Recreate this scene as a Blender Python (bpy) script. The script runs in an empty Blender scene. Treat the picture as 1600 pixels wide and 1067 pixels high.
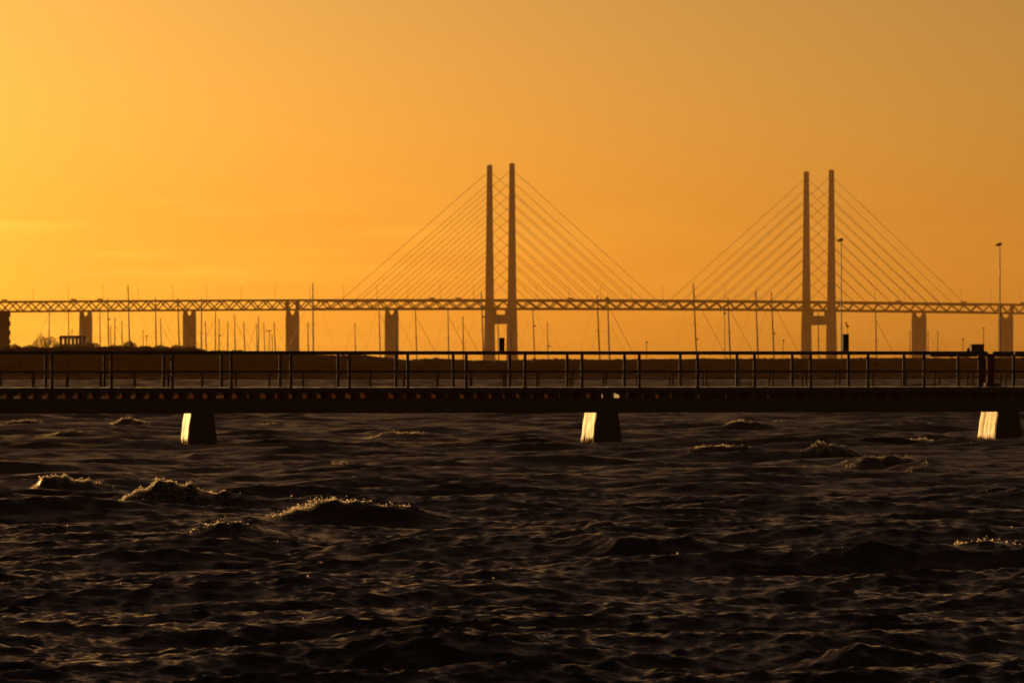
import bpy, bmesh, math, random
import numpy as np
from mathutils import Vector, Matrix

R = math.radians
scene = bpy.context.scene
col = scene.collection
random.seed(7)

# ------------------------------------------------------------------ camera
F = 7300.0            # focal length in photo pixels (photo is 1600 wide)
HZ = 563.0            # photo row of the horizon
EYE = 2.5             # eye height above datum
SEA = -0.15           # still water level
cam_d = bpy.data.cameras.new('camera')
cam = bpy.data.objects.new('camera', cam_d)
col.objects.link(cam)
cam.location = (0, 0, EYE)
cam.rotation_euler = (R(90), 0, 0)
cam_d.sensor_width = 36.0
cam_d.lens = 36.0 * F / 1600.0
cam_d.shift_y = (HZ - 533.5) / 1600.0
cam_d.clip_start = 0.5
cam_d.clip_end = 60000
cam_d.dof.use_dof = True
cam_d.dof.focus_distance = 66.0
cam_d.dof.aperture_fstop = cam_d.lens / 25.0
scene.camera = cam

# ------------------------------------------------------------------ sky, sun, exposure
SUN_AZ = R(27.0)      # left of the view direction
SUN_EL = R(4.0)
world = bpy.data.worlds.new('World')
scene.world = world
world.use_nodes = True
nt = world.node_tree
for n in list(nt.nodes):
    nt.nodes.remove(n)
out = nt.nodes.new('ShaderNodeOutputWorld')
bg = nt.nodes.new('ShaderNodeBackground')
bg.inputs['Strength'].default_value = 0.069
sky = nt.nodes.new('ShaderNodeTexSky')
sky.sky_type = 'NISHITA'
sky.sun_disc = False
sky.sun_elevation = SUN_EL
sky.sun_rotation = -SUN_AZ
sky.air_density = 1.0
sky.dust_density = 1.5
sky.ozone_density = 1.0
tint = nt.nodes.new('ShaderNodeMix')
tint.data_type = 'RGBA'
tint.blend_type = 'MULTIPLY'
tint.inputs[0].default_value = 1.0
tint.inputs[7].default_value = (1.0, 0.66, 0.32, 1)
# thin streaks of evening cloud low over the horizon
geo = nt.nodes.new('ShaderNodeTexCoord')
mp = nt.nodes.new('ShaderNodeMapping')
mp.inputs['Scale'].default_value = (16, 16, 170)
mp.inputs['Location'].default_value = (3.1, 0.4, 1.72)
nz = nt.nodes.new('ShaderNodeTexNoise')
nz.inputs['Scale'].default_value = 1.0
nz.inputs['Detail'].default_value = 5
nz.inputs['Roughness'].default_value = 0.55
rmp = nt.nodes.new('ShaderNodeValToRGB')
rmp.color_ramp.elements[0].position = 0.46
rmp.color_ramp.elements[0].color = (1, 1, 1, 1)
rmp.color_ramp.elements[1].position = 0.64
rmp.color_ramp.elements[1].color = (1.10, 1.20, 1.28, 1)
cl = nt.nodes.new('ShaderNodeMix')
cl.data_type = 'RGBA'
cl.blend_type = 'MULTIPLY'
cl.inputs[0].default_value = 1.0
cz = nt.nodes.new('ShaderNodeSeparateXYZ')
cf = nt.nodes.new('ShaderNodeMapRange')
cf.interpolation_type = 'SMOOTHSTEP'
cf.inputs['From Min'].default_value = 0.041
cf.inputs['From Max'].default_value = 0.030
L = nt.links.new
L(sky.outputs[0], tint.inputs[6])
L(geo.outputs['Generated'], cz.inputs[0])
L(cz.outputs['Z'], cf.inputs['Value'])
cd_ = nt.nodes.new('ShaderNodeVectorMath'); cd_.operation = 'DOT_PRODUCT'
cd_.inputs[1].default_value = (-math.sin(SUN_AZ), math.cos(SUN_AZ), 0)
L(geo.outputs['Generated'], cd_.inputs[0])
cw = nt.nodes.new('ShaderNodeMapRange')
cw.inputs['From Min'].default_value = 0.885; cw.inputs['From Max'].default_value = 0.92
cw.inputs['To Min'].default_value = 0.3
L(cd_.outputs['Value'], cw.inputs['Value'])
cm_ = nt.nodes.new('ShaderNodeMath'); cm_.operation = 'MULTIPLY'
L(cf.outputs[0], cm_.inputs[0]); L(cw.outputs[0], cm_.inputs[1])
L(cm_.outputs[0], cl.inputs[0])
L(geo.outputs['Generated'], mp.inputs['Vector'])
L(mp.outputs[0], nz.inputs['Vector'])
L(nz.outputs['Fac'], rmp.inputs[0])
L(tint.outputs[2], cl.inputs[6])
L(rmp.outputs[0], cl.inputs[7])
# the last light: yellower near the sun and low down, duller and plum-coloured overhead
sxyz = nt.nodes.new('ShaderNodeSeparateXYZ')
L(geo.outputs['Generated'], sxyz.inputs[0])
tone = nt.nodes.new('ShaderNodeValToRGB')
el_ = tone.color_ramp.elements
el_[0].position = 0.0; el_[0].color = (0.57, 0.72, 1.15, 1)
el_[1].position = 1.0; el_[1].color = (0.34, 0.30, 0.46, 1)
for p_, c_ in ((0.018, (0.53, 0.62, 0.82, 1)), (0.032, (0.48, 0.55, 0.66, 1)), (0.075, (0.445, 0.48, 0.56, 1)), (0.30, (0.31, 0.26, 0.36, 1))):
    e_ = el_.new(p_); e_.color = c_
L(sxyz.outputs['Z'], tone.inputs[0])
dotn = nt.nodes.new('ShaderNodeVectorMath'); dotn.operation = 'DOT_PRODUCT'
dotn.inputs[1].default_value = (-math.sin(SUN_AZ), math.cos(SUN_AZ), 0)
L(geo.outputs['Generated'], dotn.inputs[0])
glow = nt.nodes.new('ShaderNodeValToRGB')
ge = glow.color_ramp.elements
ge[0].position = 0.80; ge[0].color = (0.44, 0.43, 0.44, 1)
ge[1].position = 0.96; ge[1].color = (0.49, 0.595, 0.62, 1)
e_ = ge.new(0.89); e_.color = (0.50, 0.50, 0.50, 1)
L(dotn.outputs['Value'], glow.inputs[0])
m1 = nt.nodes.new('ShaderNodeMix'); m1.data_type = 'RGBA'; m1.blend_type = 'MULTIPLY'; m1.inputs[0].default_value = 1.0
m2 = nt.nodes.new('ShaderNodeMix'); m2.data_type = 'RGBA'; m2.blend_type = 'MULTIPLY'; m2.inputs[0].default_value = 1.0
L(cl.outputs[2], m1.inputs[6]); L(tone.outputs[0], m1.inputs[7])
L(m1.outputs[2], m2.inputs[6]); L(glow.outputs[0], m2.inputs[7])
x4 = nt.nodes.new('ShaderNodeVectorMath'); x4.operation = 'SCALE'; x4.inputs['Scale'].default_value = 4.0
L(m2.outputs[2], x4.inputs[0])
L(x4.outputs[0], bg.inputs['Color'])
L(bg.outputs[0], out.inputs['Surface'])

sun_d = bpy.data.lights.new('sun', 'SUN')
sun_d.energy = 5.0
sun_d.angle = R(0.5)
sun_d.color = (1.0, 0.55, 0.17)
sun = bpy.data.objects.new('sun', sun_d)
col.objects.link(sun)
sdir = Vector((-math.sin(SUN_AZ) * math.cos(SUN_EL), math.cos(SUN_AZ) * math.cos(SUN_EL), math.sin(SUN_EL)))
sun.rotation_euler = sdir.to_track_quat('Z', 'Y').to_euler()
sun.location = sdir * 3000

vs = scene.view_settings
vs.view_transform = 'Standard'
vs.look = 'None'
vs.exposure = 0.45
vs.gamma = 1.0
scene.cycles.use_denoising = True
scene.cycles.max_bounces = 6
scene.cycles.volume_bounces = 0
scene.cycles.caustics_reflective = False
scene.cycles.caustics_refractive = False
HAZE_DENSITY = 4.2e-5


# ------------------------------------------------------------------ helpers
def PX(x, y, d):
    """point seen at photo pixel (x, y) at distance d"""
    return Vector(((x - 800) / F * d, d, EYE + (HZ - y) / F * d))


def tag(o, label=None, cat=None, group=None, kind=None):
    if label: o['label'] = label
    if cat: o['category'] = cat
    if group: o['group'] = group
    if kind: o['kind'] = kind
    return o


def thing(name, loc, label, cat, group=None, rotz=0.0):
    o = bpy.data.objects.new(name, None)
    o.empty_display_size = 0.2
    col.objects.link(o)
    o.location = loc
    o.rotation_euler = (0, 0, rotz)
    return tag(o, label, cat, group)


class MB:
    """collects shapes for ONE mesh object"""
    def __init__(self):
        self.v, self.f = [], []

    def add(self, vs_, fs):
        b = len(self.v)
        self.v += [tuple(p) for p in vs_]
        self.f += [tuple(i + b for i in f) for f in fs]
        return self

    def box(self, x0, x1, y0, y1, z0, z1, bev=0.0):
        if bev <= 0:
            vs_ = [(x, y, z) for z in (z0, z1) for y in (y0, y1) for x in (x0, x1)]
            return self.add(vs_, [(0, 2, 3, 1), (4, 5, 7, 6), (0, 1, 5, 4), (2, 6, 7, 3), (0, 4, 6, 2), (1, 3, 7, 5)])
        bm = bmesh.new()
        bmesh.ops.create_cube(bm, size=1.0, matrix=Matrix.Translation(((x0 + x1) / 2, (y0 + y1) / 2, (z0 + z1) / 2)) @ Matrix.Diagonal((x1 - x0, y1 - y0, z1 - z0, 1)))
        bmesh.ops.bevel(bm, geom=bm.edges[:], offset=bev, segments=2, affect='EDGES', profile=0.5)
        bm.verts.index_update()
        self.add([v.co[:] for v in bm.verts], [[v.index for v in f.verts] for f in bm.faces])
        bm.free()
        return self

    def tube(self, pts, rads, n=6, cap=True):
        pts = [Vector(p) for p in pts]
        if not hasattr(rads, '__len__'):
            rads = [rads] * len(pts)
        rings = []
        for i, p in enumerate(pts):
            a = pts[max(i - 1, 0)]
            b = pts[min(i + 1, len(pts) - 1)]
            d = (b - a).normalized()
            up = Vector((0, 0, 1)) if abs(d.z) < 0.95 else Vector((0, 1, 0))
            s = d.cross(up).normalized()
            t = s.cross(d)
            rings.append([p + (s * math.cos(2 * math.pi * k / n) + t * math.sin(2 * math.pi * k / n)) * rads[i] for k in range(n)])
        vs_ = [q for r in rings for q in r]
        fs = []
        for i in range(len(pts) - 1):
            for k in range(n):
                fs.append((i * n + k, i * n + (k + 1) % n, (i + 1) * n + (k + 1) % n, (i + 1) * n + k))
        if cap:
            fs.append(tuple(range(n))[::-1])
            fs.append(tuple((len(pts) - 1) * n + k for k in range(n)))
        return self.add(vs_, fs)

    def bar(self, a, b, w, h):
        """rectangular bar from a to b, w across (horizontal), h the other way"""
        a, b = Vector(a), Vector(b)
        d = (b - a).normalized()
        up = Vector((0, 0, 1)) if abs(d.z) < 0.98 else Vector((0, 1, 0))
        s = d.cross(up).normalized() * (w / 2)
        t = s.normalized().cross(d) * (h / 2)
        vs_ = [p + i * s + j * t for p in (a, b) for (i, j) in ((-1, -1), (1, -1), (1, 1), (-1, 1))]
        return self.add(vs_, [(0, 1, 2, 3), (7, 6, 5, 4), (0, 4, 5, 1), (1, 5, 6, 2), (2, 6, 7, 3), (3, 7, 4, 0)])

    def loft(self, rings, cap=True):
        n = len(rings[0])
        vs_ = [q for r in rings for q in r]
        fs = []
        for i in range(len(rings) - 1):
            for k in range(n):
                fs.append((i * n + k, i * n + (k + 1) % n, (i + 1) * n + (k + 1) % n, (i + 1) * n + k))
        if cap:
            fs.append(tuple(range(n))[::-1])
            fs.append(tuple((len(rings) - 1) * n + k for k in range(n)))
        return self.add(vs_, fs)

    def prism(self, poly, y0, y1):
        """polygon in x,z extruded along y"""
        n = len(poly)
        vs_ = [(x, y0, z) for x, z in poly] + [(x, y1, z) for x, z in poly]
        fs = [tuple(range(n)), tuple(range(2 * n - 1, n - 1, -1))]
        for k in range(n):
            fs.append((k, k + n, (k + 1) % n + n, (k + 1) % n))
        return self.add(vs_, fs)

    def build(self, name, mat, parent=None, smooth=False):
        me = bpy.data.meshes.new(name)
        me.from_pydata(self.v, [], self.f)
        me.validate()
        me.materials.append(mat)
        if smooth:
            me.polygons.foreach_set('use_smooth', [True] * len(me.polygons))
        o = bpy.data.objects.new(name, me)
        col.objects.link(o)
        if parent is not None:
            o.parent = parent
        return o


def recalc(o):
    bm = bmesh.new()
    bm.from_mesh(o.data)
    bmesh.ops.recalc_face_normals(bm, faces=bm.faces)
    bm.to_mesh(o.data)
    bm.free()
    return o


def copy_tree(o, parent=None):
    c = o.copy()
    col.objects.link(c)
    c.parent = parent
    for ch in list(o.children):
        copy_tree(ch, c)
    return c


# ------------------------------------------------------------------ materials
def mat_noise(name, c0, c1, scale=1.0, rough=0.7, spec=0.5, stretch=(1, 1, 1), metal=0.0, bump=0.0, detail=6, coords='Object', lo=0.35, hi=0.65):
    m = bpy.data.materials.new(name)
    m.use_nodes = True
    t = m.node_tree
    b = t.nodes['Principled BSDF']
    b.inputs['Roughness'].default_value = rough
    b.inputs['Specular IOR Level'].default_value = spec
    b.inputs['Metallic'].default_value = metal
    tc = t.nodes.new('ShaderNodeTexCoord')
    mpn = t.nodes.new('ShaderNodeMapping')
    mpn.inputs['Scale'].default_value = stretch
    n = t.nodes.new('ShaderNodeTexNoise')
    n.inputs['Scale'].default_value = scale
    n.inputs['Detail'].default_value = detail
    r = t.nodes.new('ShaderNodeValToRGB')
    r.color_ramp.elements[0].position = lo
    r.color_ramp.elements[0].color = (*c0, 1)
    r.color_ramp.elements[1].position = hi
    r.color_ramp.elements[1].color = (*c1, 1)
    k = t.links.new
    k(tc.outputs[coords], mpn.inputs[0])
    k(mpn.outputs[0], n.inputs['Vector'])
    k(n.outputs['Fac'], r.inputs[0])
    k(r.outputs[0], b.inputs['Base Color'])
    if bump:
        bp = t.nodes.new('ShaderNodeBump')
        bp.inputs['Strength'].default_value = 0.6
        bp.inputs['Distance'].default_value = bump
        k(n.outputs['Fac'], bp.inputs['Height'])
        k(bp.outputs[0], b.inputs['Normal'])
    return m


M = {}
M['bridge_concrete'] = mat_noise('bridge_concrete', (0.24, 0.23, 0.21), (0.32, 0.31, 0.28), 0.05, 0.85, stretch=(1, 1, 0.3))
M['bridge_steel'] = mat_noise('bridge_steel', (0.06, 0.06, 0.06), (0.10, 0.10, 0.10), 0.1, 0.6)
M['cable'] = mat_noise('cable_sheath', (0.09, 0.09, 0.09), (0.12, 0.12, 0.12), 0.1, 0.5)
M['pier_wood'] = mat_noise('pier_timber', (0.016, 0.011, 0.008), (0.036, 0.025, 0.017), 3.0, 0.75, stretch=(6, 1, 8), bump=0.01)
M['joist_wood'] = mat_noise('joist_timber', (0.045, 0.018, 0.008), (0.11, 0.045, 0.02), 5.0, 1.0, spec=0.0, stretch=(8, 1, 9), bump=0.01)
M['deck_wood'] = mat_noise('deck_planks', (0.12, 0.10, 0.08), (0.24, 0.20, 0.16), 3.0, 0.8, spec=0.2, stretch=(9, 1, 1), bump=0.005)
M['rail_paint'] = mat_noise('rail_paint', (0.03, 0.026, 0.022), (0.06, 0.052, 0.045), 4.0, 0.8, spec=0.15, bump=0.002)
M['black_steel'] = mat_noise('black_steel', (0.012, 0.011, 0.010), (0.03, 0.026, 0.022), 2.0, 0.85, spec=0.12)
M['dark_wood'] = mat_noise('weathered_wood', (0.02, 0.016, 0.012), (0.05, 0.04, 0.03), 3.0, 0.9, spec=0.1, stretch=(4, 4, 0.6))
M['red_paint'] = mat_noise('red_paint', (0.06, 0.005, 0.004), (0.09, 0.008, 0.005), 4.0, 0.9, spec=0.1)
M['mast_alloy'] = mat_noise('mast_alloy', (0.10, 0.10, 0.10), (0.16, 0.16, 0.16), 1.0, 0.5)
M['rigging'] = mat_noise('rigging_wire', (0.08, 0.08, 0.08), (0.12, 0.12, 0.12), 1.0, 0.5)
M['hull_white'] = mat_noise('hull_gelcoat', (0.55, 0.55, 0.53), (0.68, 0.67, 0.64), 0.6, 0.3)
M['lamp_steel'] = mat_noise('lamp_steel', (0.07, 0.07, 0.07), (0.12, 0.12, 0.12), 1.0, 0.5)
M['truck_paint'] = mat_noise('truck_paint', (0.14, 0.13, 0.12), (0.20, 0.19, 0.18), 0.5, 0.5)
M['tyre'] = mat_noise('tyre_rubber', (0.02, 0.02, 0.02), (0.03, 0.03, 0.03), 2.0, 0.9)
M['render_wall'] = mat_noise('rendered_wall', (0.10, 0.07, 0.05), (0.15, 0.11, 0.08), 0.5, 0.85)
M['roof_felt'] = mat_noise('roof_felt', (0.05, 0.04, 0.035), (0.08, 0.065, 0.055), 0.8, 0.85)
M['shrub'] = mat_noise('bare_twigs', (0.05, 0.035, 0.02), (0.11, 0.075, 0.045), 0.6, 0.9)
M['trunk'] = mat_noise('shrub_stem', (0.04, 0.03, 0.02), (0.08, 0.06, 0.04), 2.0, 0.9)


def make_glass():
    m = bpy.data.materials.new('window_glass')
    m.use_nodes = True
    b = m.node_tree.nodes['Principled BSDF']
    b.inputs['Base Color'].default_value = (0.9, 0.9, 0.88, 1)
    b.inputs['Roughness'].default_value = 0.02
    b.inputs['IOR'].default_value = 1.03
    b.inputs['Transmission Weight'].default_value = 1.0
    return m


M['glass'] = make_glass()


def make_pile_concrete():
    m = bpy.data.materials.new('pile_concrete')
    m.use_nodes = True
    t = m.node_tree
    k = t.links.new
    b = t.nodes['Principled BSDF']
    b.inputs['Roughness'].default_value = 0.62
    b.inputs['Specular IOR Level'].default_value = 0.16
    tc = t.nodes.new('ShaderNodeTexCoord')
    mpn = t.nodes.new('ShaderNodeMapping')
    mpn.inputs['Scale'].default_value = (4, 4, 1.1)
    n = t.nodes.new('ShaderNodeTexNoise')
    n.inputs['Scale'].default_value = 1.6
    n.inputs['Detail'].default_value = 7
    n.inputs['Roughness'].default_value = 0.65
    r = t.nodes.new('ShaderNodeValToRGB')
    r.color_ramp.elements[0].position = 0.36
    r.color_ramp.elements[0].color = (0.22, 0.14, 0.06, 1)
    r.color_ramp.elements[1].position = 0.58
    r.color_ramp.elements[1].color = (0.66, 0.52, 0.27, 1)
    k(tc.outputs['Object'], mpn.inputs[0])
    k(mpn.outputs[0], n.inputs['Vector'])
    k(n.outputs['Fac'], r.inputs[0])
    # ragged weed line above the water
    sep = t.nodes.new('ShaderNodeSeparateXYZ')
    k(tc.outputs['Object'], sep.inputs[0])
    mp2 = t.nodes.new('ShaderNodeMapping')
    mp2.inputs['Scale'].default_value = (9, 9, 1.2)
    n2 = t.nodes.new('ShaderNodeTexNoise')
    n2.inputs['Scale'].default_value = 1.0
    n2.inputs['Detail'].default_value = 4
    k(tc.outputs['Object'], mp2.inputs[0])
    k(mp2.outputs[0], n2.inputs['Vector'])
    a = t.nodes.new('ShaderNodeMath'); a.operation = 'MULTIPLY_ADD'
    k(n2.outputs['Fac'], a.inputs[0]); a.inputs[1].default_value = 0.75; a.inputs[2].default_value = -0.30
    d = t.nodes.new('ShaderNodeMath'); d.operation = 'SUBTRACT'
    k(a.outputs[0], d.inputs[0]); k(sep.outputs['Z'], d.inputs[1])
    mr = t.nodes.new('ShaderNodeMapRange')
    mr.inputs['From Min'].default_value = -0.03; mr.inputs['From Max'].default_value = 0.05
    k(d.outputs[0], mr.inputs['Value'])
    mx = t.nodes.new('ShaderNodeMix'); mx.data_type = 'RGBA'
    k(mr.outputs[0], mx.inputs[0]); k(r.outputs[0], mx.inputs[6])
    mx.inputs[7].default_value = (0.06, 0.03, 0.012, 1)
    k(mx.outputs[2], b.inputs['Base Color'])
    sp = t.nodes.new('ShaderNodeMapRange')
    sp.inputs['From Min'].default_value = 0.40; sp.inputs['From Max'].default_value = 0.62
    sp.inputs['To Min'].default_value = 0.02; sp.inputs['To Max'].default_value = 0.20
    k(n.outputs['Fac'], sp.inputs['Value'])
    inv = t.nodes.new('ShaderNodeMath'); inv.operation = 'SUBTRACT'; inv.inputs[0].default_value = 1.0
    k(mr.outputs[0], inv.inputs[1])
    sm = t.nodes.new('ShaderNodeMath'); sm.operation = 'MULTIPLY'
    k(sp.outputs[0], sm.inputs[0]); k(inv.outputs[0], sm.inputs[1])
    k(sm.outputs[0], b.inputs['Specular IOR Level'])
    bp = t.nodes.new('ShaderNodeBump'); bp.inputs['Strength'].default_value = 0.7; bp.inputs['Distance'].default_value = 0.02
    k(n.outputs['Fac'], bp.inputs['Height']); k(bp.outputs[0], b.inputs['Normal'])
    return m


M['pile'] = make_pile_concrete()


def make_water():
    m = bpy.data.materials.new('sea_water')
    m.use_nodes = True
    t = m.node_tree
    k = t.links.new
    b = t.nodes['Principled BSDF']
    b.inputs['Base Color'].default_value = (0.012, 0.010, 0.007, 1)
    b.inputs['Roughness'].default_value = 0.09
    b.inputs['IOR'].default_value = 1.33
    tc = t.nodes.new('ShaderNodeTexCoord')
    hs = []
    for sc_, st, w in ((2.6, (0.55, 1.0, 1), 1.0), (7.5, (0.6, 1.0, 1), 0.45), (21.0, (0.75, 1.0, 1), 0.17)):
        mpn = t.nodes.new('ShaderNodeMapping')
        mpn.inputs['Scale'].default_value = st
        mpn.inputs['Rotation'].default_value = (0, 0, 0.5)
        n = t.nodes.new('ShaderNodeTexNoise')
        n.inputs['Scale'].default_value = sc_
        n.inputs['Detail'].default_value = 4
        n.inputs['Distortion'].default_value = 0.5
        k(tc.outputs['Object'], mpn.inputs[0])
        k(mpn.outputs[0], n.inputs['Vector'])
        mu = t.nodes.new('ShaderNodeMath'); mu.operation = 'MULTIPLY'; mu.inputs[1].default_value = w
        k(n.outputs['Fac'], mu.inputs[0])
        hs.append(mu)
    s = hs[0]
    for h in hs[1:]:
        a = t.nodes.new('ShaderNodeMath'); a.operation = 'ADD'
        k(s.outputs[0], a.inputs[0]); k(h.outputs[0], a.inputs[1])
        s = a
    bp = t.nodes.new('ShaderNodeBump')
    ra = t.nodes.new('ShaderNodeAttribute')
    ra.attribute_name = 'ripple_roughness'
    k(ra.outputs['Fac'], b.inputs['Roughness'])
    bp.inputs['Strength'].default_value = 0.9
    bp.inputs['Distance'].default_value = 0.08
    k(s.outputs[0], bp.inputs['Height'])
    k(bp.outputs[0], b.inputs['Normal'])
    return m


M['water'] = make_water()


def make_foam():
    m = bpy.data.materials.new('sea_foam_and_glints')
    m.use_nodes = True
    t = m.node_tree
    b = t.nodes['Principled BSDF']
    b.inputs['Base Color'].default_value = (0.55, 0.48, 0.40, 1)
    b.inputs['Roughness'].default_value = 0.25
    b.inputs['IOR'].default_value = 1.33
    tr = t.nodes.new('ShaderNodeBsdfTranslucent')
    tr.inputs['Color'].default_value = (0.75, 0.66, 0.55, 1)
    mx = t.nodes.new('ShaderNodeMixShader')
    mx.inputs[0].default_value = 0.6
    t.links.new(b.outputs[0], mx.inputs[1])
    t.links.new(tr.outputs[0], mx.inputs[2])
    t.links.new(mx.outputs[0], t.nodes['Material Output'].inputs['Surface'])
    return m


M['foam'] = make_foam()
M['bank'] = mat_noise('shore_bank_ground', (0.06, 0.022, 0.008), (0.12, 0.048, 0.018), 0.25, 0.95, spec=0.1, stretch=(1, 1, 2.5), bump=0.04, detail=9)

# ------------------------------------------------------------------ sea
# (photo pixel x, y of the crest foot, width px, height px) of the humps that break in the photo
# (..., amount of foam)
HUMPS = [(232, 802, 165, 52, 1.5), (520, 822, 180, 28, 0.95), (85, 776, 110, 34, 0.9), (540, 740, 100, 24, 0.8), (1305, 722, 80, 22, 0.8), (1378, 734, 110, 20, 0.9),
         (1530, 882, 160, 18, 0.25), (198, 672, 40, 9, 2.2), (110, 686, 110, 12, 0.5), (1155, 674, 70, 9, 0.4), (620, 688, 120, 11, 0.4), (1120, 718, 110, 10, 0.5),
         (1425, 690, 60, 10, 0.4), (1440, 738, 90, 12, 0.4), (780, 804, 90, 12, 0.12), (960, 838, 170, 24, 0.0), (1000, 868, 180, 24, 0.0), (1290, 764, 160, 18, 0.0),
         (355, 842, 100, 14, 0.2), (700, 1046, 300, 30, 0.0), (1340, 1040, 260, 30, 0.0), (40, 1010, 170, 26, 0.0), (330, 720, 140, 14, 0.0), (830, 712, 150, 14, 0.0),
         (30, 668, 60, 8, 0.5), (75, 692, 70, 8, 0.4), (1255, 675, 40, 7, 0.45), (1335, 681, 50, 6, 0.35), (865, 690, 70, 8, 0.35), (1215, 664, 40, 6, 0.3), (420, 668, 50, 6, 0.2)]


def wave_field(X, Y, lam_min):
    """sea height and chop for arrays X, Y; waves shorter than lam_min fade out"""
    rng = np.random.default_rng(11)
    Zs = np.zeros_like(X); DX = np.zeros_like(X); DY = np.zeros_like(X)
    lams = np.exp(np.linspace(np.log(0.11), np.log(9.5), 190))
    lams *= rng.uniform(0.97, 1.03, lams.size)
    main = math.atan2(-0.93, 0.36)
    lp = 5.2
    for lam in lams:
        kk = 2 * math.pi / lam
        shape = math.exp(-0.9 * (lam / lp) ** 2 * 0.9) if lam > lp else 1.0
        amp = lam / (2 * math.pi) * shape * np.interp(lam, [0.1, 0.3, 0.6, 1.2, 2.5, 5.0], [0.066, 0.064, 0.038, 0.028, 0.031, 0.046])
        spread = 0.34 if lam > 2.5 else (0.24 if lam > 0.45 else 0.5)
        th = main + rng.normal(0, spread)
        ph = rng.uniform(0, 2 * math.pi)
        cx, cy = math.cos(th), math.sin(th)
        a = amp * np.clip((lam - lam_min) / (0.6 * lam_min + 1e-6), 0, 1)
        live = np.nonzero((a > 0).reshape(a.shape[0], -1).any(axis=1))[0]
        if live.size == 0:
            continue
        sl = slice(live[0], live[-1] + 1)
        a = a[sl]
        arg = (kk * (cx * X[sl] + cy * Y[sl]) + ph).astype(np.float32)
        s, c = np.sin(arg), np.cos(arg)
        Zs[sl] += a * c
        q = 0.65
        DX[sl] -= q * a * cx * s
        DY[sl] -= q * a * cy * s
    return Zs, DX, DY


def hump_field(X, Y):
    Zs = np.zeros_like(X); DX = np.zeros_like(X); DY = np.zeros_like(X)
    for i, (px, py, w, h, fo) in enumerate(HUMPS):
        d = (EYE - SEA) * F / (py - HZ)
        x0 = (px - 800) / F * d
        a = 0.62 * w / F * d
        hh = 1.0 * h / F * d
        b = max(0.55 * a, 0.8)
        ux, uy = 0.94, 0.34           # crest line direction
        u = (X - x0) * ux + (Y - d) * uy
        v = -(X - x0) * uy + (Y - d) * ux   # away from the camera
        e = np.exp(-(u / a) ** 2)
        vb = np.where(v < 0, v / (0.5 * b), v / (1.6 * b))
        e = np.where(u > 0, np.exp(-np.abs(u / (1.35 * a)) ** 2.0), np.exp(-np.abs(u / (0.62 * a)) ** 2.6))
        e = e * (1 + 0.10 * np.sin(5.3 * u / a + i) + 0.07 * np.sin(11.7 * u / a + 2.3 * i + 3 * v) + 0.05 * np.sin(23.0 * u / a - 5 * v + i))
        g = e * np.exp(-np.abs(vb) ** 1.7)
        Zs += hh * g - 0.25 * hh * np.exp(-(u / (1.3 * a)) ** 2 - ((v + 1.1 * b) / (0.8 * b)) ** 2)
        DY -= 0.25 * hh * g
    return Zs, DX, DY


def build_sea():
    rows = [32.0]
    while rows[-1] < 90:
        rows.append(rows[-1] * 1.0013)
    while rows[-1] < 330:
        rows.append(rows[-1] * 1.0017)
    while rows[-1] < 720:
        rows.append(rows[-1] * 1.0020)
    while rows[-1] < 1300:
        rows.append(rows[-1] * 1.012)
    while rows[-1] < 16000:
        rows.append(rows[-1] * 1.05)
    rows = np.array(rows)
    fine = np.linspace(-R(9.6), R(9.6), 1080)
    side = [R(9.6)]
    st = R(0.03)
    while side[-1] < R(80):
        st *= 1.10
        side.append(side[-1] + st)
    side = np.array(side[1:])
    ang = np.concatenate([-side[::-1], fine, side])
    nr, nc = rows.size, ang.size
    RR, AA = np.meshgrid(rows, ang, indexing='ij')
    X = (RR * np.sin(AA)); Y = (RR * np.cos(AA))
    dr = np.gradient(rows)[:, None]
    da = np.abs(np.gradient(ang))[None, :]
    lam_min = 1.6 * np.maximum(dr * np.ones_like(RR), RR * da)
    Zs, DX, DY = wave_field(X, Y, lam_min)
    Z2, DX2, DY2 = hump_field(X, Y)
    fade = np.clip((1000 - RR) / 400, 0, 1)
    co = np.stack([X + (DX + DX2) * fade, Y + (DY + DY2) * fade, (Zs + Z2) * fade + SEA], axis=-1).reshape(-1, 3).astype(np.float32)
    i = np.arange(nr - 1)[:, None] * nc + np.arange(nc - 1)[None, :]
    quads = np.stack([i, i + 1, i + nc + 1, i + nc], axis=-1).reshape(-1, 4).astype(np.int32)
    me = bpy.data.meshes.new('sea')
    me.vertices.add(co.shape[0])
    me.vertices.foreach_set('co', co.ravel())
    me.loops.add(quads.size)
    me.loops.foreach_set('vertex_index', quads.ravel())
    me.polygons.add(quads.shape[0])
    me.polygons.foreach_set('loop_start', np.arange(0, quads.size, 4, dtype=np.int32))
    me.polygons.foreach_set('use_smooth', np.ones(quads.shape[0], dtype=bool))
    me.update(calc_edges=True)
    # ripples too small for the mesh show as surface roughness (unresolved mean square slope)
    lm = lam_min.reshape(-1)
    lost = 0.0001 + 0.0042 * np.clip(np.log(np.maximum(lm, 0.1) / 0.1), 0, 4.0)
    ro = np.clip(np.sqrt(np.sqrt(2.0 * lost)), 0.12, 0.55).astype(np.float32)
    at_ = me.attributes.new('ripple_roughness', 'FLOAT', 'POINT')
    at_.data.foreach_set('value', ro)
    me.materials.append(M['water'])
    o = bpy.data.objects.new('sea', me)
    col.objects.link(o)
    tag(o, kind='structure')
    return o


build_sea()


def u_of_pile(px):
    kx = (px - 800) / F
    return kx * 146.0 / (math.cos(R(10.5)) - kx * math.sin(R(10.5)))


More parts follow.
